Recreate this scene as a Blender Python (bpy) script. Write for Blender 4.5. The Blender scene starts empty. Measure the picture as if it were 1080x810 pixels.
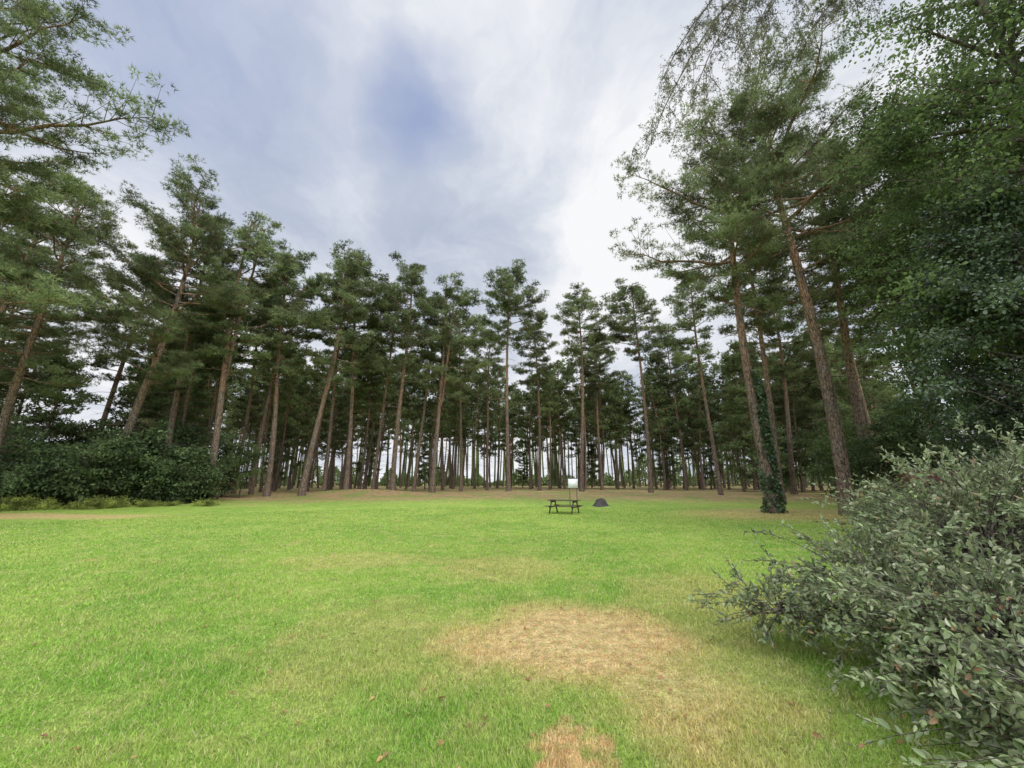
import bpy, math, numpy as np
from mathutils import Vector
sc=bpy.context.scene
COL=sc.collection
TH=math.radians(13.8); CH=1.6; F=420.0
# ---------------------------------------------------------------- helpers
def gz(x,y):
    x=np.asarray(x,float); y=np.asarray(y,float)
    t=np.clip((y-20)/24,0,1); t=t*t*(3-2*t)
    z=0.5*t+0.03*np.sin(x*.45+1)*np.sin(y*.38)+0.02*np.sin(x*1.1)*np.cos(y*.9+2)
    z=z+0.5*np.exp(-(((x+14)/6)**2+((y-38)/2.6)**2))
    z=z+0.25*np.exp(-(((x-3)/7)**2+((y-41)/3)**2))
    return z
def ray(px,py):
    a,b=px-540,405-py
    return np.array([a,F*math.cos(TH)-b*math.sin(TH),F*math.sin(TH)+b*math.cos(TH)])
def site(px,py,H):            # where a tree of height H stands whose top is seen along this bearing
    r=ray(px,py); s=(H-CH+.4)/r[2]
    return r[0]*s,r[1]*s
def nrm(v): return v/(np.linalg.norm(v,axis=-1,keepdims=True)+1e-9)

class MB:
    def __init__(s): s.v=[];s.f=[];s.k=[];s.n=0
    def add(s,v,f):
        v=np.asarray(v,float);f=np.asarray(f,int)
        s.v.append(v);s.f.append((f+s.n));s.n+=len(v)
    def mesh(s,name,mat,smooth=False):
        me=bpy.data.meshes.new(name)
        V=np.concatenate(s.v)
        loops=np.concatenate([f.ravel() for f in s.f])
        tot=np.concatenate([np.full(len(f),f.shape[1]) for f in s.f])
        st=np.concatenate([[0],np.cumsum(tot)[:-1]])
        me.vertices.add(len(V)); me.vertices.foreach_set("co",V.astype(np.float32).ravel())
        me.loops.add(len(loops)); me.loops.foreach_set("vertex_index",loops.astype(np.int32))
        me.polygons.add(len(tot)); me.polygons.foreach_set("loop_start",st.astype(np.int32))
        if smooth: me.polygons.foreach_set("use_smooth",np.ones(len(tot),bool))
        me.update(calc_edges=True); me.validate()
        me.materials.append(mat)
        return me
def tube(mb,P,R,sides=5):
    P=np.asarray(P,float);R=np.asarray(R,float);n=len(P)
    T=np.gradient(P,axis=0);T=nrm(T)
    ref=np.array([0,0,1.]) if abs(T[0][2])<.8 else np.array([1.,0,0])
    U=nrm(np.cross(T,ref));W=np.cross(T,U)
    a=np.arange(sides)*2*math.pi/sides
    V=P[:,None]+R[:,None,None]*(np.cos(a)[None,:,None]*U[:,None]+np.sin(a)[None,:,None]*W[:,None])
    i=np.arange(n-1)[:,None]*sides;j=np.arange(sides)[None];k=(j+1)%sides
    q=np.stack([i+j,i+k,i+k+sides,i+j+sides],-1).reshape(-1,4)
    mb.add(V.reshape(-1,3),q)
def needles(mb,P,D,L,W,rng):
    S=nrm(np.cross(D,rng.normal(size=P.shape)))
    V=np.stack([P+S*W[:,None],P-S*W[:,None],P+D*L[:,None]],1).reshape(-1,3)
    mb.add(V,np.arange(len(V)).reshape(-1,3))
def leaves(mb,P,D,L,W,rng,fold=.3,up=.8):
    n=len(P)
    N=nrm(rng.normal(size=(n,3))+np.array([0,0,up]))
    S=nrm(np.cross(D,N));N=np.cross(S,D)
    L=L[:,None];W=W[:,None]
    tipd=D*L-N*L*.12
    V=np.stack([P,P+D*L*.3+S*W*.85+N*W*fold,P+D*L*.68+S*W*.75+N*W*fold*.7,P+tipd,
                P+D*L*.68-S*W*.75+N*W*fold*.7,P+D*L*.3-S*W*.85+N*W*fold],1).reshape(-1,3)
    b=np.arange(n)[:,None]*6
    mb.add(V,np.concatenate([b+np.array([[0,1,2,3]]),b+np.array([[0,3,4,5]])]))
def box(mb,c,s,rot=None):
    v=np.array([[x,y,z] for x in(-.5,.5) for y in(-.5,.5) for z in(-.5,.5)])*np.array(s)
    if rot is not None: v=v@np.array(rot).T
    mb.add(v+np.array(c),[[0,1,3,2],[4,6,7,5],[0,4,5,1],[2,3,7,6],[0,2,6,4],[1,5,7,3]])
# ---------------------------------------------------------------- materials
def newmat(name):
    m=bpy.data.materials.new(name);m.use_nodes=True
    nt=m.node_tree;nt.nodes.clear()
    return m,nt
class NB:
    def __init__(s,nt): s.nt=nt
    def n(s,t,**k):
        x=s.nt.nodes.new(t)
        for a,b in k.items(): setattr(x,a,b)
        return x
    def put(s,sock,v):
        if hasattr(v,'is_linked') : s.nt.links.new(v,sock)
        else: sock.default_value=v
    def math(s,op,a,b=0.,clamp=False):
        x=s.n('ShaderNodeMath',operation=op,use_clamp=clamp);s.put(x.inputs[0],a);s.put(x.inputs[1],b);return x.outputs[0]
    def vm(s,op,a,b=(0,0,0)):
        x=s.n('ShaderNodeVectorMath',operation=op);s.put(x.inputs[0],a);s.put(x.inputs[1],b)
        return x.outputs['Value'] if op in('LENGTH','DOT_PRODUCT') else x.outputs[0]
    def noise(s,vec,scale,detail=3,rough=.5,color=False):
        x=s.n('ShaderNodeTexNoise');s.put(x.inputs['Vector'],vec);x.inputs['Scale'].default_value=scale
        x.inputs['Detail'].default_value=detail;x.inputs['Roughness'].default_value=rough
        return x.outputs['Color'] if color else x.outputs[0]
    def mr(s,v,a,b,c=0.,d=1.,smooth=True):
        x=s.n('ShaderNodeMapRange',interpolation_type='SMOOTHSTEP' if smooth else 'LINEAR')
        s.put(x.inputs[0],v);x.inputs[1].default_value=a;x.inputs[2].default_value=b;x.inputs[3].default_value=c;x.inputs[4].default_value=d
        return x.outputs[0]
    def mix(s,f,a,b,bt='MIX'):
        x=s.n('ShaderNodeMix',data_type='RGBA',blend_type=bt);s.put(x.inputs[0],f)
        s.put(x.inputs[6],a if hasattr(a,'is_linked') else (*a,1));s.put(x.inputs[7],b if hasattr(b,'is_linked') else (*b,1));return x.outputs[2]
    def scalec(s,c,v):
        x=s.n('ShaderNodeVectorMath',operation='SCALE');s.put(x.inputs[0],c);s.put(x.inputs['Scale'],v);return x.outputs[0]
    def out(s,sh): 
        o=s.n('ShaderNodeOutputMaterial');s.nt.links.new(sh,o.inputs[0])
    def bsdf(s,col,rough=.6,spec=.3,normal=None):
        p=s.n('ShaderNodeBsdfPrincipled');s.put(p.inputs['Base Color'],col if hasattr(col,'is_linked') else (*col,1))
        s.put(p.inputs['Roughness'],rough);p.inputs['Specular IOR Level'].default_value=spec
        if normal: s.nt.links.new(normal,p.inputs['Normal'])
        return p.outputs[0]
    def bump(s,h,st,dist):
        b=s.n('ShaderNodeBump');b.inputs['Strength'].default_value=st;b.inputs['Distance'].default_value=dist;s.nt.links.new(h,b.inputs['Height']);return b.outputs[0]
def foliage(name,a,b,rough=.55,spec=.3,tr=.25,clump=.8,back=None,dead=None,simple=False):
    m,nt=newmat(name);B=NB(nt)
    g=B.n('ShaderNodeNewGeometry');oi=B.n('ShaderNodeObjectInfo')
    c=B.mix(g.outputs['Random Per Island'],a,b)
    nz=B.noise(g.outputs['Position'],clump,1)
    c=B.scalec(c,B.mr(nz,.3,.7,.55,1.5))
    c=B.scalec(c,B.mr(oi.outputs['Random'],0,1,.78,1.22,False))
    if dead: c=B.mix(B.math('GREATER_THAN',g.outputs['Random Per Island'],.96),c,dead)
    if back: c=B.mix(g.outputs['Backfacing'],c,back)
    if simple:
        q=B.n('ShaderNodeBsdfDiffuse');nt.links.new(c,q.inputs[0]);p=q.outputs[0]
    else: p=B.bsdf(c,rough,spec)
    t=B.n('ShaderNodeBsdfTranslucent');nt.links.new(B.scalec(c,1.5),t.inputs[0])
    mx=B.n('ShaderNodeMixShader');mx.inputs[0].default_value=tr
    nt.links.new(p,mx.inputs[1]);nt.links.new(t.outputs[0],mx.inputs[2]);B.out(mx.outputs[0]);return m
M_pine=foliage('pine_needles',(.092,.122,.058),(.225,.255,.118),clump=.7,tr=.28,simple=True)
M_pinefar=foliage('pine_needles_deep',(.095,.130,.058),(.195,.235,.10),clump=.5,tr=.28,simple=True)
M_holly=foliage('holly_leaves',(.036,.058,.028),(.08,.11,.05),rough=.3,spec=.5,tr=.12,clump=1.2)
M_oak=foliage('oak_leaves',(.058,.090,.035),(.13,.168,.062),tr=.3,clump=.9,simple=True)
M_yew=foliage('yew_leaves',(.050,.085,.034),(.13,.175,.06),tr=.2,clump=.9)
M_shrub=foliage('shrub_leaves',(.095,.14,.05),(.225,.275,.12),rough=.38,spec=.45,tr=.15,clump=3.,back=(.29,.32,.18),dead=(.24,.14,.06))
M_brush=foliage('brush_leaves',(.09,.13,.05),(.175,.21,.09),rough=.5,spec=.3,tr=.25,clump=1.5)
M_bracken=foliage('bracken_fronds',(.18,.24,.05),(.34,.37,.09),tr=.35,clump=1.2)
M_droop=foliage('larch_leaves',(.10,.105,.06),(.18,.17,.10),tr=.3,clump=1.5)
M_ivy=foliage('ivy_leaves',(.035,.07,.025),(.09,.14,.05),rough=.3,spec=.5,tr=.1,clump=3)
def bark(name,lo,hi,zmid,grey=(.17,.15,.13)):
    m,nt=newmat(name);B=NB(nt)
    tc=B.n('ShaderNodeTexCoord');g=B.n('ShaderNodeNewGeometry')
    sp=B.n('ShaderNodeSeparateXYZ');nt.links.new(tc.outputs['Object'],sp.inputs[0])
    st=B.vm('MULTIPLY',tc.outputs['Object'],(1,1,.28))
    v=B.n('ShaderNodeTexVoronoi',feature='DISTANCE_TO_EDGE');B.put(v.inputs['Vector'],B.vm('ADD',st,B.scalec(B.noise(st,6,3,color=True),.12)));v.inputs['Scale'].default_value=11
    n1=B.noise(st,9,5,.65);n2=B.noise(tc.outputs['Object'],1.1,3)
    f=B.mr(B.math('ADD',sp.outputs[2],B.math('MULTIPLY',n2,6.)),zmid,zmid+7)
    c=B.mix(f,lo,hi);c=B.mix(B.mr(n2,.45,.7),c,grey)
    c=B.mix(B.mr(v.outputs[0],0.,.12,1.,0.),c,(.06,.045,.035))
    c=B.scalec(c,B.mr(n1,.25,.75,.6,1.35))
    B.out(B.bsdf(c,.9,.15,B.bump(B.math('ADD',B.math('MINIMUM',v.outputs[0],.15),B.math('MULTIPLY',n1,.15)),.9,.12)));return m
M_bark=bark('pine_bark',(.215,.155,.115),(.34,.205,.125),8,(.19,.16,.13))
M_bark2=bark('grey_bark',(.15,.13,.10),(.17,.14,.11),8)
def lawncolor(B,pos):
    fl=B.vm('MULTIPLY',pos,(1,1,0))
    w=B.vm('SUBTRACT',B.noise(fl,1.1,4,.6,True),(.5,.5,.5))
    wp=B.vm('ADD',fl,B.scalec(w,1.5)); 
    n1=B.noise(fl,.35,3);n2=B.noise(fl,2.2,4,.6);n3=B.noise(fl,14,3,.6)
    c=B.mix(B.mr(n1,.35,.65),(.235,.40,.060),(.34,.48,.085))
    c=B.mix(B.mr(n2,.40,.72,0,.75),c,(.47,.51,.15))
    c=B.mix(B.mr(n3,.45,.75,0,.6),c,(.16,.30,.05))
    def ell(cx,cy,rx,ry,k=1.,s=.35,p=wp):
        d=B.vm('LENGTH',B.vm('MULTIPLY',B.vm('SUBTRACT',p,(cx,cy,0)),(1/rx,1/ry,0)))
        return B.mr(d,1+s,1-s,0,k)
    dry=ell(.6,4.6,1.4,1.05,.92,.5)
    for e in [(1.2,3.6,.7,.8,.65,.5),(1.25,2.8,.5,.5,.45,.5),(.35,2.75,.18,.22,.95),(2.2,4.6,.5,1.,.3),(2.8,6.2,1.2,1.6,.3),(-27,20,10,1.6,.8),(-3.2,9.,1.6,.8,.3),(-.3,8.3,1.2,1.2,.35),(16,21,7,4,.65),(-1.6,4.8,.8,1.2,.25)]:
        dry=B.math('MAXIMUM',dry,ell(*e))
    pt=B.mr(B.noise(fl,.75,4,.62),.58,.74,0,.5)
    dry=B.math('MAXIMUM',dry,pt)
    dry=B.math('MULTIPLY',dry,B.mr(n3,.25,.6,.55,1.))
    dc=B.mix(B.mr(B.noise(fl,9,4,.7),.35,.65),(.60,.37,.17),(.77,.56,.29))
    c=B.mix(dry,c,dc)
    sp=B.n('ShaderNodeSeparateXYZ');B.nt.links.new(wp,sp.inputs[0])
    y=B.math('ADD',sp.outputs[1],B.math('MULTIPLY',B.math('ABSOLUTE',sp.outputs[0]),.16))
    y=B.math('ADD',y,B.math('MULTIPLY',n1,8.))
    far=B.mr(y,32,41)
    fc=B.mix(B.mr(n2,.35,.65),(.33,.22,.11),(.46,.33,.17))
    fc=B.mix(B.mr(B.noise(fl,.5,3),.44,.62,0,.85),fc,(.24,.29,.08))
    c=B.mix(far,c,fc)
    return c,dry
m,nt=newmat('lawn_ground');B=NB(nt);g=B.n('ShaderNodeNewGeometry')
c,_=lawncolor(B,g.outputs['Position'])
hf=B.noise(g.outputs['Position'],45,4,.7);mf=B.noise(g.outputs['Position'],7,3,.6)
c=B.scalec(c,B.math('MULTIPLY',B.mr(hf,.3,.7,.55,1.25),B.mr(mf,.3,.7,.8,1.15)))
B.out(B.bsdf(c,.9,.1,B.bump(B.math('ADD',hf,mf),.8,.06)));M_ground=m
m,nt=newmat('grass_blades');B=NB(nt);g=B.n('ShaderNodeNewGeometry')
c,dry=lawncolor(B,g.outputs['Position'])
rp=g.outputs['Random Per Island']
c=B.scalec(c,B.mr(rp,0,1,.7,1.42,False))
c=B.mix(B.math('MULTIPLY',B.math('GREATER_THAN',B.math('FRACT',B.math('MULTIPLY',rp,37.)),.86),.8),c,(.60,.52,.28))
p=B.bsdf(c,.5,.25);t=B.n('ShaderNodeBsdfTranslucent');nt.links.new(c,t.inputs[0])
mx=B.n('ShaderNodeMixShader');mx.inputs[0].default_value=.3;nt.links.new(p,mx.inputs[1]);nt.links.new(t.outputs[0],mx.inputs[2]);B.out(mx.outputs[0]);M_grass=m
def plain(name,col,rough=.7,var=.3,sc_=8.,spec=.3,stretch=(1,1,1)):
    m,nt=newmat(name);B=NB(nt);tc=B.n('ShaderNodeTexCoord')
    v=B.vm('MULTIPLY',tc.outputs['Object'],stretch);n=B.noise(v,sc_,5,.6)
    B.out(B.bsdf(B.scalec(B.mix(0.,col,col),B.mr(n,.3,.7,1-var,1+var)),rough,spec,B.bump(n,.3,.01)));return m
M_wood=plain('weathered_wood',(.085,.06,.042),.8,.45,20,.2,(.3,3,3))
M_white=plain('white_paint',(.86,.85,.87),.5,.03,6)
M_post=plain('grey_post',(.16,.13,.11),.8,.3,12)
M_stump=plain('charred_stump',(.075,.066,.06),.95,.6,9)
M_roof=plain('red_roof',(.15,.06,.045),.7,.3,6)
M_shed=plain('shed_boards',(.15,.09,.07),.8,.35,6,.2,(6,6,.5))
M_leaf=foliage('fallen_leaf',(.20,.10,.045),(.40,.24,.10),tr=.1,clump=5)
# ---------------------------------------------------------------- object helpers
def obj(name,data,loc=(0,0,0),parent=None,rot=(0,0,0),sc_=1.):
    o=bpy.data.objects.new(name,data);COL.objects.link(o)
    if parent: o.parent=parent
    o.location=loc;o.rotation_euler=rot;o.scale=(sc_,)*3 if not hasattr(sc_,'__len__') else sc_
    return o
def thing(name,label,cat,loc,parts,group=None,rot=(0,0,0),sc_=1.):
    e=obj(name,None,loc,None,rot,sc_);e.empty_display_size=.3
    e["label"]=label;e["category"]=cat
    if group:e["group"]=group
    for n,me in parts: obj(n,me,parent=e)
    return e
# ---------------------------------------------------------------- tree kinds
def pine(seed,H,cb,R,tr,NL,nt_,tl,tw,padr=.62,sway=.25,mat=None,dead=14,dens=2.1,M=6,fork=False,flat=.36):
    rng=np.random.default_rng(seed);wb=MB();nb=MB()
    z=np.linspace(0,H*.97,16);ph=rng.uniform(0,6,2)
    px=sway*(np.sin(z/H*4+ph[0])-math.sin(ph[0]));py=sway*(np.sin(z/H*3.4+ph[1])-math.sin(ph[1]))
    path=np.stack([px,py,z],1);path[0,2]=-.3
    rad=tr*(1-z/H)**.75+.025;rad[0]*=1.35
    tube(wb,path,rad,9)
    at=lambda zz:np.array([np.interp(zz,z,px),np.interp(zz,z,py),zz])
    stems=[(at,cb)]
    if fork:
        zf=H*.36;z2=np.linspace(zf,H*.88,12);q=(z2-zf)/(H-zf);a=rng.uniform(0,6.28);off=1.2*q**.5
        f0=at(zf);fx=f0[0]+math.cos(a)*off+.15*np.sin(q*6);fy=f0[1]+math.sin(a)*off
        tube(wb,np.stack([fx,fy,z2],1),tr*.62*(1-q)**.7+.02,7)
        stems.append((lambda zz:np.array([np.interp(zz,z2,fx),np.interp(zz,z2,fy),min(zz,H*.88)]),cb))
    pads=[];az=rng.uniform(0,6)
    lob=rng.uniform(0,6,3)
    for i in range(NL):
        u=(i+rng.uniform(0,1))/NL;u=u**.9
        zz=cb+(H*.96-cb)*u;az+=2.4+rng.normal()*.5
        prof=math.sin(math.pi*(.2+.68*u))*(1+.28*math.sin(az+lob[0])+.2*math.sin(3*u*6+lob[1]))
        L=max(.7,R*prof*rng.uniform(.55,1.2))
        el=-.12+.95*u+rng.normal()*.18
        p=stems[i%len(stems)][0](zz);P=[p];n=7;h=np.array([math.cos(az),math.sin(az),0])
        for k in range(n-1):
            e=el+(.55*(k/n)-.15)+rng.normal()*.12
            a2=rng.normal()*.15;hh=np.array([h[0]*math.cos(a2)-h[1]*math.sin(a2),h[0]*math.sin(a2)+h[1]*math.cos(a2),0])
            p=p+(hh*math.cos(e)+np.array([0,0,math.sin(e)]))*L/(n-1);P.append(p)
        P=np.array(P);r0=.02+.014*L*(tr/.3)
        tube(wb,P,np.linspace(r0,.012,n),5)
        kk=int(3+L*dens)
        for k in range(kk):
            t=rng.uniform(.3,1.);q=np.array([np.interp(t*(n-1),range(n),P[:,c]) for c in range(3)])
            s=1 if k%2 else -1;a3=az+s*rng.uniform(.4,1.2);l2=L*rng.uniform(.16,.38)*(1.25-.7*t)+.15
            d=np.array([math.cos(a3),math.sin(a3),rng.uniform(-.05,.5)])
            q1=q+d*l2*.5;q2=q+d*l2+np.array([0,0,.12*l2])
            tube(wb,[q,q1,q2],[.022,.014,.006],3)
            pads.append((*q2,padr*rng.uniform(.55,1.1)))
            if l2>.9:pads.append((*q1,padr*rng.uniform(.45,.8)))
        pads.append((*P[-1],padr*rng.uniform(.7,1.1)))
    pads.append((*at(H*.96),padr));pads.append((*(at(H*.96)-[0,0,.6]),padr))
    for i in range(dead):
        zz=rng.uniform(cb*.35,cb*1.05);a=rng.uniform(0,6.28);L=rng.uniform(.4,2.)
        p=at(zz);d=np.array([math.cos(a),math.sin(a),rng.uniform(-.35,.15)])
        P=[p,p+d*L*.5,p+d*L+[0,0,rng.uniform(-.4,.1)]]
        tube(wb,P,[.028,.018,.006],3)
        for k in range(3):
            q=P[1]+(P[2]-P[1])*rng.uniform(0,1);tube(wb,[q,q+d*.2+rng.normal(size=3)*.25],[.01,.004],3)
    pads=np.array(pads)
    idx=np.repeat(np.arange(len(pads)),nt_);c=pads[idx]
    o=nrm(rng.normal(size=(len(idx),3)))*rng.uniform(.2,1,(len(idx),1))**.6
    pos=c[:,:3]+o*c[:,3:]*np.array([1,1,flat])
    pos=np.repeat(pos,M,0);o=np.repeat(o,M,0)
    d=nrm(o*np.array([.8,.8,.3])+np.array([0,0,.35])+rng.normal(size=o.shape)*.55)
    L=tl*rng.uniform(.6,1.15,len(pos));needles(nb,pos,d,L,L*tw,rng)
    return wb.mesh('trunk_mesh',M_bark,True),nb.mesh('crown_mesh',mat or M_pine)
def broad(seed,H,cb,R,tr,NL,sub,nl,ll,lw,mat,trunkmat,clr=.55,squash=1.,multi=False,up=.8):
    rng=np.random.default_rng(seed);wb=MB();nb=MB()
    if not multi:
        z=np.linspace(0,H*.9,10);path=np.stack([.2*np.sin(z*.4+seed),.2*np.cos(z*.35)-.2,z],1);path[0,2]=-.3
        tube(wb,path,tr*(1-z/H)**.8+.02,8)
    cz=(H+cb)/2;hz=(H-cb)/2;cl=[]
    for i in range(NL):
        d=nrm(rng.normal(size=3));rr=rng.uniform(.5,1.15)
        tgt=np.array([d[0]*R,d[1]*R,d[2]*hz])*rr+[0,0,cz]
        tgt[2]=max(tgt[2],.15)
        if multi: s=np.array([rng.normal()*.15,rng.normal()*.15,-.05])
        else:
            zs=np.clip(tgt[2]-rng.uniform(.2,.5)*np.hypot(tgt[0],tgt[1])-.3,cb*.7,H*.88)
            s=np.array([np.interp(zs,z,path[:,0]),np.interp(zs,z,path[:,1]),zs])
        mid=(s+tgt)/2+[0,0,.12*R]+rng.normal(size=3)*.1*R;t=np.linspace(0,1,6)[:,None]
        P=(1-t)**2*s+2*t*(1-t)*mid+t*t*tgt
        tube(wb,P,np.linspace(max(.012,tr*.28),.008,6),4)
        for k in range(sub):
            tt=rng.uniform(.35,1);j=tt*5;q=np.array([np.interp(j,range(6),P[:,c]) for c in range(3)])
            e=q+nrm(rng.normal(size=3)*[1,1,.6]+d*.6)*R*rng.uniform(.12,.34)
            tube(wb,[q,(q+e)/2+rng.normal(size=3)*.03*R,e],[.012,.008,.004],3)
            cl.append((*e,clr*rng.uniform(.5,1.15)));cl.append((*((q+e)/2),clr*rng.uniform(.4,.8)))
    cl=np.array(cl);idx=np.repeat(np.arange(len(cl)),nl);c=cl[idx]
    o=rng.normal(size=(len(idx),3))*.5;pos=c[:,:3]+o*c[:,3:]*[1,1,.6*squash]
    pos[:,2]=np.maximum(pos[:,2],.04)
    d=nrm(o*.8+rng.normal(size=o.shape)*.6+[0,0,-.15]);L=ll*rng.uniform(.6,1.2,len(pos))
    leaves(nb,pos,d,L,L*lw,rng,up=up)
    return wb.mesh('trunk_mesh',trunkmat,True),nb.mesh('crown_mesh',mat)

mids=[pine(11,24,12.,3.1,.20,42,16,.30,.085,padr=.55),
      pine(12,24,10.5,3.5,.23,48,16,.30,.085,sway=.45,padr=.55),
      pine(13,23,12.5,2.8,.17,38,16,.30,.085,padr=.55),
      pine(14,25,10.5,3.8,.25,48,16,.30,.085,sway=.5,padr=.55,fork=True)]
slim=[pine(21,24,15.,3.6,.20,40,17,.30,.09,dead=26,padr=.58),pine(22,24,14.5,3.2,.21,40,17,.30,.09,dead=26,sway=.35,padr=.58)]
fars=[pine(31,22,10.5,3.0,.18,34,5,.42,.16,.78,mat=M_pinefar,sway=.35,M=7,dead=20),
      pine(32,21,7.0,3.2,.20,42,5,.42,.16,.78,mat=M_pinefar,sway=.5,M=7),
      pine(33,22,12.5,2.6,.17,28,5,.42,.16,.78,mat=M_pinefar,M=7,dead=20)]
low=pine(34,13,2.0,3.0,.15,50,6,.36,.15,.7,mat=M_pinefar,sway=.4,M=7,dead=6)
near=[pine(41,24,6.5,5.4,.31,68,17,.24,.06,.52,sway=.5,dead=24,dens=2.8,M=8,flat=.3),
      pine(42,25,8.0,4.8,.27,60,17,.24,.06,.52,sway=.5,dead=30,dens=2.6,M=8,flat=.3),
      pine(43,27,12.5,4.9,.30,58,16,.24,.06,.55,sway=.45,dead=38,dens=2.6,M=8,flat=.3)]
rng=np.random.default_rng(5)
placed=[]
def tree_at(x,y,parts,H0,H,label,group,rz=None,tilt=(0,0),extra=None,name='pine_tree',cat='tree'):
    placed.append((x,y));rz=rng.uniform(0,6.28) if rz is None else rz
    return thing(name,label,cat,(x,y,float(gz(x,y))),[('trunk',parts[0]),('crown',parts[1])]+(extra or []),group,(tilt[0],tilt[1],rz),H/H0)
G='pines ringing the lawn'
A='large Scots pine with broad drooping dark green limbs'
Bn='tall Scots pine with spreading limbs behind the dark hedge'
C='Scots pine with thick trunk at the lawn edge'
for px,py,H,p,H0,lab in [
  (18,0,25,near[0],24,A),(-70,70,24,near[0],24,A),
  (85,190,22,near[1],25,Bn),(188,190,25,near[1],25,Bn),(20,215,24,near[0],24,Bn),
  (228,236,25,mids[1],24,C),(272,222,25,mids[3],25,C),(318,262,24,mids[1],24,C),(350,260,24,mids[3],25,C),
  (388,275,25,mids[0],24,C),(430,285,24,mids[1],24,C),(466,293,24,mids[3],25,C),(492,325,23,mids[2],23,C),
  (410,305,23,mids[2],23,C),(448,310,23,mids[2],23,C),(366,295,23,mids[2],23,C),(300,285,23,mids[2],23,C),(250,290,23,mids[0],24,C),(150,270,24,mids[1],24,Bn),(60,265,22,mids[3],25,Bn)]:
    x,y=site(px,py,H);tl=(rng.normal()*.02,rng.normal()*.025);tree_at(x,y,p,H0,H,lab,G,tilt=tl)
# centre
for px,py,H,p,H0 in [(537,292,25,slim[0],24),(605,306,24.5,slim[1],24),(669,301,24,slim[0],24),(566,340,23,slim[1],24),(627,355,23,slim[1],24),(707,350,23,slim[1],24),(516,350,23,mids[2],23)]:
    x,y=site(px,py,H);tree_at(x,y,p,H0,H,'slender Scots pine with bare trunk and small high crown','slender pines at the far side of the lawn')
# right wing
rg='tall pines beside the shrubbery'
ib=MB();r2=np.random.default_rng(8);n=4600
zz=r2.uniform(0,1,n)**1.0*8.4;aa=r2.uniform(0,6.28,n)
kp=(np.sin(aa*2+zz*1.7)+np.sin(zz*3.1+aa)+r2.normal(size=n)*.6)>-.8-.6*(zz<2)+.9*(zz>7);zz=zz[kp];aa=aa[kp];n=len(zz)
rr=.28+.22*r2.uniform(0,1,n)*(1-zz/10)+np.exp(-zz*1.8)*.3*r2.uniform(0,1,n)
P=np.stack([np.cos(aa)*rr,np.sin(aa)*rr,zz],1);D=nrm(np.stack([np.cos(aa)*.5,np.sin(aa)*.5,-.7+0*aa],1)+r2.normal(size=(n,3))*.35)
leaves(ib,P,D,r2.uniform(.10,.19,n),r2.uniform(.05,.09,n),r2);M_i=ib.mesh('ivy_mesh',M_ivy)
x,y=site(755,125,25);tree_at(x,y,near[2],27,25,'tall Scots pine with dark ivy climbing its lower trunk',rg,extra=[('ivy',M_i)],rz=1.)
for px,py,H,p,H0 in [(805,72,27,near[2],27),(845,150,27,near[2],27),(775,210,24,mids[0],24),(732,285,23,mids[2],23),(905,130,25,mids[1],24),(965,120,24,mids[3],25),(870,225,24,mids[0],24),(800,290,23,mids[1],24),(930,230,24,mids[1],24)]:
    x,y=site(px,py,H);tree_at(x,y,p,H0,H,'tall Scots pine with orange-brown upper trunk and airy crown',rg)
# wood behind
cnt=0;tries=0
while cnt<225 and tries<20000:
    tries+=1
    b=rng.uniform(-.95,.98);y=34+ (rng.uniform()**.8)*66;x=b*y
    ymin=np.interp(b,[-1.3,-.7,-.45,-.12,-.05,.33,.42,.6,1.2],[30,33,38,45,58,58,52,44,36])
    if y<ymin: continue
    if min((x-a)**2+(y-c)**2 for a,c in placed)<(5. if y<60 else 6.): continue
    k=rng.choice(3,p=[.4,.18,.42] if b<.1 else [.4,.3,.3]);H=rng.uniform(17.,22)*(1.0 if b<.0 else .95)
    tree_at(x,y,fars[k],22,H,'pine with bare straight trunk standing in the wood','pines of the wood behind the lawn',tilt=(rng.normal()*.03,rng.normal()*.03));cnt+=1
for x,y,H in [(-37,31,11),(-33,34,11),(-42,30,12),(-30,52,9),(-14,66,7),(-22,62,8),(2,78,6.5),(14,72,7.5),(27,48,10),(33,42,11),(24,38,7),(-36,44,11),(-44,36,13),(30,62,10),(38,52,12),(22,58,8)]:
    tree_at(x,y,low,13,H,'young pine with low branches among the taller trunks','young pines in the wood')
print('pines',len(placed))
# far woodland belt (one mass)
r=np.random.default_rng(77);bw=MB();n=34000
b=r.uniform(-1.1,1.2,n)
hh=np.interp(b,[-1.3,-.5,-.1,.05,.25,.4,1.3],[9,6,3.6,3,4.5,8,11])*(.65+.35*np.sin(b*23)+.3*np.sin(b*61+1)+.25*np.sin(b*140))
y=112+r.uniform(0,16,n);z=.4+np.abs(hh)*r.uniform(0,1,n)**.8
P=np.stack([b*y,y,z],1);D=nrm(r.normal(size=(n,3)));leaves(bw,P,D,r.uniform(.6,1.2,n),r.uniform(.18,.32,n),r)
for t_ in r.uniform(-1.1,1.1,300):
    yy=98+r.uniform(0,22);tube(bw,[[t_*yy,yy,0],[t_*yy+r.normal()*.6,yy,17]],[r.uniform(.14,.3),.12],4)
o=obj('distant_woodland',bw.mesh('belt',M_pinefar));o["kind"]="stuff";o["label"]="far mass of low green woodland closing the horizon";o["category"]="woodland"
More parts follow.
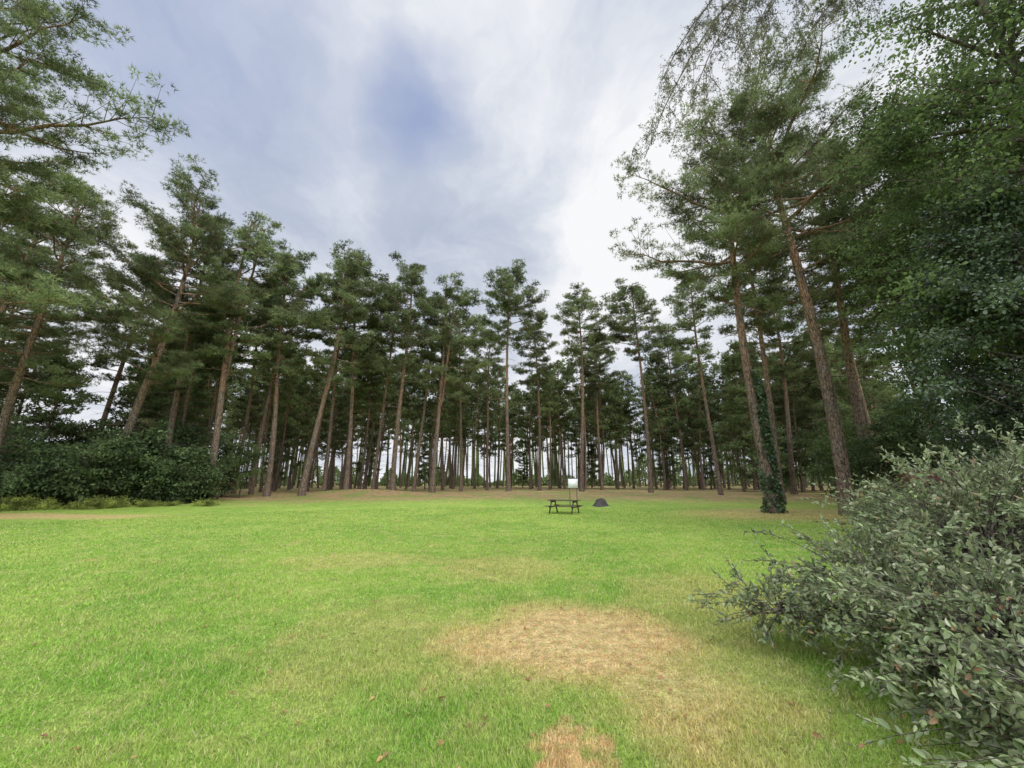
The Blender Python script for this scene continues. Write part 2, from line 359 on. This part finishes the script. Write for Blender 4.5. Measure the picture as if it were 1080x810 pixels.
# ---------------------------------------------------------------- shrubs and broadleaf trees
hed=[broad(51,4.9,.2,3.5,.12,46,9,34,.21,.30,M_yew,M_bark2,.8,.35,True),
     broad(52,4.4,.2,3.3,.12,42,9,34,.21,.30,M_yew,M_bark2,.8,.35,True)]
for i,(x,y,s) in enumerate([(-35.5,26.,1.08),(-31,27.,1.08),(-27,28,1.02),(-23.6,29.3,.88),(-38,23.5,1.1)]):
    p=hed[i%2];thing('shrub','dense dark green evergreen shrub under the pines','shrub',(x,y,float(gz(x,y))),[('stem',p[0]),('foliage',p[1])],'evergreen shrubs edging the lawn',(0,0,i*1.7),s)
brk=broad(53,.8,.0,1.5,.03,34,4,18,.13,.22,M_bracken,M_bark2,.26,.8,True)
for i in range(18):
    x=-35+i*.85+rng.normal()*.5;y=22.8+i*.22+rng.normal()*.5;s=rng.uniform(.4,1.1)*(1.1-i*.03)
    thing('bracken','low yellow-green bracken clump at the foot of the shrubs','plant',(x,y,float(gz(x,y))-.05),[('stem',brk[0]),('foliage',brk[1])],'bracken along the shrub edge',(0,0,i*2.1),s)
und=broad(54,6,1.,2.5,.09,26,6,20,.2,.30,M_yew,M_bark2,.65,.5)
und2=broad(55,7,1.8,2.5,.08,24,6,16,.20,.30,M_oak,M_bark2,.65,.5)
for i,(x,y,s,k) in enumerate([(-24.5,35,.9,0),(-30,36,1.1,0),(-22.5,34,.62,1),(-35,33,1.1,0),(30,45,1.2,0),(34,50,1.2,1),(37,44,1.3,1),(30,36,1.1,0),(25,31,.8,0),(42,50,1.4,0),(24,29,.8,1),(28,33,1.0,1),(21,24,.6,1),(21.5,20.5,1.,0),(24.5,22,1.1,0),(19.2,20.8,.75,0)]):
    p=(und,und2)[k];thing('understory_tree',('dark evergreen sapling','light green young broadleaf tree')[k]+' growing among the pine trunks','tree',(x,y,float(gz(x,y))),[('trunk',p[0]),('crown',p[1])],'young trees among the pines',(0,0,i*1.3),s)
ok=broad(61,18,3.5,5.0,.28,84,11,36,.115,.36,M_oak,M_bark2,.6,.7)
for x,y,rz,s in [(14.8,9.4,.5,1.02),(20.6,14.5,2.4,1.1)]:
    thing('oak_tree','tall broadleaf tree with dense green canopy','tree',(x,y,0),[('trunk',ok[0]),('crown',ok[1])],'broadleaf trees beside the shrubs',(0,0,rz),s)
ho=broad(62,9.0,.6,2.7,.18,80,9,36,.1,.36,M_holly,M_bark2,.45,.7)
thing('holly_tree','dark glossy holly tree beside the lawn','tree',(12.2,9.0,0),[('trunk',ho[0]),('crown',ho[1])],'holly trees',(0,0,0),.95)
thing('holly_tree','dark glossy holly tree beside the lawn','tree',(18.2,13.4,0),[('trunk',ho[0]),('crown',ho[1])],'holly trees',(0,0,2),1.)
br=broad(63,2.4,.1,1.7,.04,60,7,18,.06,.36,M_brush,M_bark2,.28,.9,True)
for i,(x,y,s) in enumerate([(8.2,8.6,.6),(10.6,11.6,.6),(7.2,7.0,.58),(12.6,13.5,.58),(10.4,8.4,.85),(7.8,5.2,.85),(9.4,10.2,.62)]):
    thing('shrub','loose grey-green small-leaved shrub at the lawn edge','shrub',(x,y,0),[('stem',br[0]),('foliage',br[1])],'small-leaved shrubs by the lawn',(0,0,i*1.1),s)
# foreground shrub
def bigshrub():
    r=np.random.default_rng(71);wb=MB();nb=MB();base=np.array([4.1,3.7,0.])
    lobes=[((3.45,4.0,.62),(1.15,1.0,.65),240),((4.7,4.2,1.05),(1.3,1.2,1.0),330),((3.45,3.1,.55),(1.25,.8,.65),290),((2.6,4.3,.38),(.6,.6,.30),55),((5.2,3.5,1.0),(1.0,1.0,.95),140),((3.1,2.3,.42),(1.25,.55,.5),240),((5.5,4.4,1.5),(.9,.9,.75),130)]
    PP=[];DD=[];LL=[]
    for c,rad,n in lobes:
        c=np.array(c);rad=np.array(rad)
        for i in range(n):
            d=nrm(r.normal(size=3));t=c+d*rad*(r.uniform(.3,1.)**.6*r.uniform(.72,1.34))
            t[2]=max(t[2],.12)
            s=base+r.normal(size=3)*[.25,.25,0];s[2]=0
            a=c+(t-c)*r.uniform(.1,.35)
            if i%5==0:
                u=np.linspace(0,1,6)[:,None];m=(s+a)/2+[0,0,.35]
                tube(wb,(1-u)**2*s+2*u*(1-u)*m+u*u*a,np.linspace(.014,.006,6),5)
            m=(a+t)/2+[0,0,.10]+r.normal(size=3)*.06;u=np.linspace(0,1,6)[:,None]
            Q=(1-u)**2*a+2*u*(1-u)*m+u*u*t;tube(wb,Q,np.linspace(.005,.002,6),3)
            for b in range(3):
                if b:
                    j=r.uniform(1.5,4.6);q0=np.array([np.interp(j,range(6),Q[:,k]) for k in range(3)])
                    dd=nrm(nrm(t-a)+r.normal(size=3)*.6);q1=q0+dd*r.uniform(.10,.24);tube(wb,[q0,(q0+q1)/2,q1],[.003,.0025,.0015],3)
                else: q0=Q[3];q1=Q[5];dd=nrm(q1-q0)
                k=r.integers(8,12);tt=np.linspace(.1,1,k)[:,None]
                pp=q0+(q1-q0)*tt;PP.append(pp)
                DD.append(nrm(dd*(.5+.5*tt)+r.normal(size=(k,3))*.6+[0,0,.1]));LL.append(r.uniform(.04,.076,k)*(1.05-.3*tt[:,0]))
    P=np.concatenate(PP);D=np.concatenate(DD);L=np.concatenate(LL)
    P[:,2]=np.maximum(P[:,2],.03)
    leaves(nb,P,D,L,L*r.uniform(.21,.29,len(L)),r,.35,.8)
    for b in(wb,nb):
        b.v=[v-base for v in b.v]
    return wb.mesh('s',M_bark2),nb.mesh('f',M_shrub)
s=bigshrub();thing('shrub','large grey-green evergreen shrub spilling onto the grass','shrub',(4.1,3.7,0),[('stem',s[0]),('foliage',s[1])])
# overhanging larch
def larch():
    r=np.random.default_rng(81);wb=MB();nb=MB()
    B0=np.array([10.9,3.4,0]);z=np.linspace(-.3,15,10)
    tube(wb,np.stack([B0[0]+.1*np.sin(z),B0[1]+0*z,z],1),np.linspace(.26,.08,10),9)
    PP=[]
    for (s,mm,t,n) in [((10.9,3.4,11),(4.6,5.,13.4),(2.15,5.4,6.7),62),((10.9,3.4,11.4),(5.2,4.7,13.6),(2.9,5.2,7.6),62),((10.9,3.4,10.6),(5.8,4.8,12.6),(3.8,5.0,8.4),60),((10.9,3.4,10),(6.9,5.,12),(5.,5.0,8.9),54),((10.9,3.4,12),(5.2,6,14.5),(3.1,6.6,9.7),48)]:
        s,mm,t=map(np.array,(s,mm,t));u=np.linspace(0,1,14)[:,None]
        Q=(1-u)**2*s+2*u*(1-u)*mm+u*u*t;tube(wb,Q,np.linspace(.045,.006,14),5)
        for i in range(n):
            j=r.uniform(.4,1)*13;q=np.array([np.interp(j,range(14),Q[:,k]) for k in range(3)])
            L=r.uniform(.4,1.2);dr=np.array([r.normal()*.4-.1,r.normal()*.4,-1.])
            pts=[q]
            for k in range(7):
                f=k/6;pts.append(pts[-1]+nrm(dr*[1.6*(1-f)+.2,1.6*(1-f)+.2,.4+f])*L/7+r.normal(size=3)*.02)
            pts=np.array(pts);tube(wb,pts,np.linspace(.005,.002,8),3)
            for k in range(int(10*L)+4):
                j2=r.uniform(.5,7);q2=np.array([np.interp(j2,range(8),pts[:,c]) for c in range(3)])
                e=q2+nrm(r.normal(size=3)+[-.1,0,-.7])*r.uniform(.08,.26);tube(wb,[q2,e],[.0022,.001],3)
                tt=r.uniform(.1,1,11)[:,None];PP.append(q2+(e-q2)*tt)
    P=np.concatenate(PP);P+=r.normal(size=P.shape)*.014
    leaves(nb,P,nrm(r.normal(size=P.shape)+[0,0,-.5]),r.uniform(.024,.046,len(P)),r.uniform(.004,.009,len(P)),r)
    for b in(wb,nb): b.v=[v-B0 for v in b.v]
    return wb.mesh('t',M_bark2,True),nb.mesh('c',M_droop)
l=larch();thing('larch_tree','tree with fine drooping brownish twigs overhanging the lawn','tree',(10.9,3.4,0),[('trunk',l[0]),('crown',l[1])])
# ---------------------------------------------------------------- ground + grass
t=np.linspace(-1,1,241);xs=900*np.sinh(5*t)/math.sinh(5);t=np.linspace(-.6,1,261);ys=900*np.sinh(5*t)/math.sinh(5)+10
X,Y=np.meshgrid(xs,ys);V=np.stack([X.ravel(),Y.ravel(),gz(X,Y).ravel()],1)
nx=len(xs);i=np.arange(len(ys)-1)[:,None]*nx+np.arange(nx-1)[None];i=i.ravel()
gb=MB();gb.add(V,np.stack([i,i+1,i+nx+1,i+nx],1));go=obj('ground',gb.mesh('ground_mesh',M_ground,True));go["kind"]="structure"
r=np.random.default_rng(91);n=640000
rr=2.3*(26/2.3)**(r.uniform(0,1,n)**.95);aa=r.uniform(-.98,.98,n)
x=rr*np.sin(aa)*1.0;y=rr*np.cos(aa);
k=(y>1.9);x=x[k];y=y[k];rr=rr[k];n=len(x)
d1=np.hypot((x-.6)/1.3,(y-4.6)/1.1);d2=np.hypot((x-1.2)/.8,(y-3.6)/.8)+.3
dm=np.clip(np.minimum(d1,d2)*1.1-.3,.0,1)
pn=.5+.5*np.sin(x*2.1+np.sin(y*1.7)*2)*np.sin(y*1.9+np.sin(x*1.3)*2)
h=(.012+.024*dm*(.4+.9*pn))*r.uniform(.5,1.6,n)*(1+rr*.01);keep=r.uniform(0,1,n)<(.35+.65*dm);x,y,h,rr=x[keep],y[keep],h[keep],rr[keep];n=len(x)
P=np.stack([x,y,gz(x,y)-.004],1);D=nrm(np.stack([r.normal(size=n)*.7,r.normal(size=n)*.7,np.ones(n)],1))
gm=MB();S=nrm(np.stack([r.normal(size=n),r.normal(size=n),0*x],1));w=(.0016+.0007*rr)*r.uniform(.7,1.3,n)
bend=D*h[:,None]
V=np.stack([P+S*w[:,None],P-S*w[:,None],P+bend],1).reshape(-1,3);gm.add(V,np.arange(3*n).reshape(-1,3))
o=obj('grass',gm.mesh('grass_mesh',M_grass));o["kind"]="stuff";o["label"]="short mown lawn grass with straw-coloured blades";o["category"]="grass"
n=420;rr=2.5+22*r.uniform(0,1,n)**1.5;aa=r.uniform(-.95,.95,n);x=rr*np.sin(aa);y=rr*np.cos(aa)
P=np.stack([x,y,gz(x,y)+.018],1);fb=MB();D=nrm(np.stack([r.normal(size=n),r.normal(size=n),.15*r.normal(size=n)],1))
leaves(fb,P,D,r.uniform(.03,.065,n),r.uniform(.012,.022,n),r,.3,3.)
o=obj('fallen_leaves',fb.mesh('fallen_mesh',M_leaf));o["kind"]="stuff";o["label"]="small brown fallen leaves scattered over the grass";o["category"]="leaves"
# ---------------------------------------------------------------- picnic table
def R(ax,a):
    c,s=math.cos(a),math.sin(a)
    return [[c,0,s],[0,1,0],[-s,0,c]] if ax=='y' else [[1,0,0],[0,c,-s],[0,s,c]]
tp=MB()
for i in range(5): box(tp,(0,-.3+.15*i,.735),(1.8,.138,.035))
sb=MB()
for i in range(2): box(sb,(0,-.075+.15*i,.43),(1.8,.138,.035))
lg=MB()
for s_ in(-1,1): box(lg,(0,s_*.44,.355),(.045,.08,.80),R('x',s_*.50))
box(lg,(.05,0,.385),(.045,1.5,.08));box(lg,(-.003,0,.665),(.045,.72,.08))
tt=tp.mesh('tt',M_wood);ss=sb.mesh('sb',M_wood);ll=lg.mesh('lg',M_wood)
tx,ty=2.68,21.4
e=thing('picnic_table','dark weathered wooden picnic table with attached benches on grass','picnic table',(tx,ty,float(gz(tx,ty))),[('table_top',tt)],None,(0,0,-.5),.88)
for yy in(-.66,.66): obj('bench',ss,(0,yy,0),e)
for xx in(-.68,.68): obj('leg',ll,(xx,0,0),e)
# sign
pb=MB();box(pb,(0,.0,.75),(.05,.05,1.7))
bb=MB();box(bb,(0,-.05,1.45),(.60,.03,.56))
fr=MB();box(fr,(0,-.05,1.155),(.64,.05,.025));box(fr,(0,-.05,1.745),(.64,.05,.025))
sx,sy=3.86,26.
pm=pb.mesh('p',M_post)
e=thing('notice_board','white notice board on wooden posts beyond the picnic table','sign',(sx,sy,float(gz(sx,sy))),[('panel',bb.mesh('b',M_white)),('frame',fr.mesh('fr',M_post))],None,(0,0,-.1))
for xx in(-.22,.22): obj('post',pm,(xx,0,0),e)
# stump
r=np.random.default_rng(3)
st=MB();zz=np.array([-.05,.05,.2,.4,.52,.58,.56]);rd=np.array([.66,.55,.44,.36,.32,.27,.02]);a=np.arange(20)*math.pi/10
V=np.array([[math.cos(t)*q*(1+.16*math.sin(3*t+1)+.1*math.sin(7*t)+r.normal()*.03),math.sin(t)*q*(1+.16*math.sin(3*t+1)),z_+(.09*math.sin(2*t)+r.normal()*.03)*(z_>.3)] for z_,q in zip(zz,rd) for t in a])
f=[[i*20+j,i*20+(j+1)%20,(i+1)*20+(j+1)%20,(i+1)*20+j] for i in range(6) for j in range(20)];st.add(V,f)
o=obj('tree_stump',st.mesh('stump',M_stump,False),(5.65,26.5,float(gz(5.65,26.5))),None,(0,0,0),(.85,.85,.7));o["label"]="dark grey flared tree stump standing on the grass";o["category"]="tree stump"
# shed
wl=MB();box(wl,(0,0,.7),(2.4,2.,1.4));rf=MB()
for s_ in(-1,1): box(rf,(0,s_*.56,1.68),(2.6,1.3,.05),R('x',-s_*.42))
dr_=MB();box(dr_,(-.3,-1.02,.66),(.8,.04,1.28))
gs=MB();
for xx in(-1.17,1.17): gs.add([[xx,-1.,1.4],[xx,1.,1.4],[xx,0,1.85]],[[0,1,2]])
thing('garden_shed','small brown wooden shed with dark red roof among shrubs','shed',(18.3,17.4,0.1),[('wall',wl.mesh('w',M_shed)),('roof',rf.mesh('r',M_roof)),('door',dr_.mesh('d',M_roof)),('gable',gs.mesh('g',M_shed))],None,(0,0,-.5))
# ---------------------------------------------------------------- world, sun, camera
w=bpy.data.worlds.new('World');sc.world=w;w.use_nodes=True;nt=w.node_tree;nt.nodes.clear();B=NB(nt)
tc=B.n('ShaderNodeTexCoord');dr=B.vm('NORMALIZE',tc.outputs['Generated'])
sky=B.n('ShaderNodeTexSky',sky_type='NISHITA',sun_disc=False);SE,SA=math.radians(52),math.radians(140)
sky.sun_elevation=SE;sky.sun_rotation=SA
sp=B.n('ShaderNodeSeparateXYZ');nt.links.new(dr,sp.inputs[0]);zc=B.math('ADD',B.math('MAXIMUM',sp.outputs[2],0.),.22)
pl=B.n('ShaderNodeVectorMath',operation='DIVIDE');nt.links.new(dr,pl.inputs[0]);cz=B.n('ShaderNodeCombineXYZ')
for q in range(3): nt.links.new(zc,cz.inputs[q])
nt.links.new(cz.outputs[0],pl.inputs[1]);plv=pl.outputs[0]
wz=B.vm('SUBTRACT',B.noise(plv,1.6,5,.6,True),(.5,.5,.5));W=B.vm('ADD',dr,B.scalec(wz,.34))
def blob(px,py,rad,k=1.):
    d=ray(px,py);d=d/np.linalg.norm(d)
    return B.mr(B.vm('LENGTH',B.vm('SUBTRACT',W,tuple(d))),rad,0.,0.,k)
mp=B.n('ShaderNodeMapping');nt.links.new(B.vm('ADD',plv,B.scalec(wz,.5)),mp.inputs[0]);mp.inputs['Rotation'].default_value=(0,0,.5);mp.inputs['Scale'].default_value=(1.5,.75,1)
lum=B.noise(mp.outputs[0],1.3,7,.6)
lum=B.mr(lum,.28,.72)
for a in [(330,20,.45,.45),(640,230,.4,.45),(100,330,.5,.5),(700,180,.4,.25),(500,480,.6,.5),(250,120,.3,.1),(520,60,.3,.15),(400,200,.3,.1)]: lum=B.math('ADD',lum,blob(*a))
for a in [(180,60,.5,.5),(520,320,.4,.4),(560,130,.3,.15),(350,200,.3,.1),(690,60,.3,.1)]: lum=B.math('SUBTRACT',lum,blob(*a))
lum=B.math('MULTIPLY',B.math('ADD',lum,.27),.75,True)
cr=B.n('ShaderNodeValToRGB');nt.links.new(lum,cr.inputs[0]);e=cr.color_ramp.elements
e[0].position=0;e[0].color=(.40,.46,.60,1);e[1].position=1;e[1].color=(.94,.95,.97,1)
q=cr.color_ramp.elements.new(.45);q.color=(.62,.67,.77,1)
zen=B.mr(sp.outputs[2],.86,.95,1.,4.6);bk=B.mr(sp.outputs[1],.05,-.4,1.,2.7)  # unseen clouds overhead and behind the camera boosted as added fill light
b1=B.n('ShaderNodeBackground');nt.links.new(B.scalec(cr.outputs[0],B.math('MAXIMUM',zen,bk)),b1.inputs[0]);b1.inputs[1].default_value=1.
b2=B.n('ShaderNodeBackground');nt.links.new(sky.outputs[0],b2.inputs[0]);b2.inputs[1].default_value=.15
bl=blob(432,112,.18,.75)
bl=B.math('MAXIMUM',bl,blob(160,15,.45,.5))
# thin veil in front of the blue gap keeps it soft
ad=B.n('ShaderNodeBackground');ad.inputs[0].default_value=(.31,.40,.70,1);ad.inputs[1].default_value=1.
m0=B.n('ShaderNodeMixShader');m0.inputs[0].default_value=.65;nt.links.new(b2.outputs[0],m0.inputs[1]);nt.links.new(ad.outputs[0],m0.inputs[2])
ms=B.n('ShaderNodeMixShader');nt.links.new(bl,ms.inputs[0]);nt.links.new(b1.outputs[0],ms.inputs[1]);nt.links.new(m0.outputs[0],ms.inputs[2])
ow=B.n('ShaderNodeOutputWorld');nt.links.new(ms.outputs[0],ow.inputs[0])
L=bpy.data.lights.new('sun','SUN');L.energy=1.5;L.angle=math.radians(14);L.color=(1,.95,.86);lo=obj('sun',L)
d=Vector((math.cos(SE)*math.sin(SA),math.cos(SE)*math.cos(SA),math.sin(SE)));lo.rotation_euler=d.to_track_quat('Z','Y').to_euler();lo.location=(0,0,40)
cam=bpy.data.cameras.new('camera');cam.sensor_width=36;cam.lens=14;cam.clip_end=3000;cam.clip_start=.05
co=obj('camera',cam,(0,0,CH),None,(math.pi/2+TH,0,0));sc.camera=co
sc.view_settings.view_transform='Standard';sc.view_settings.look='None';sc.view_settings.exposure=0
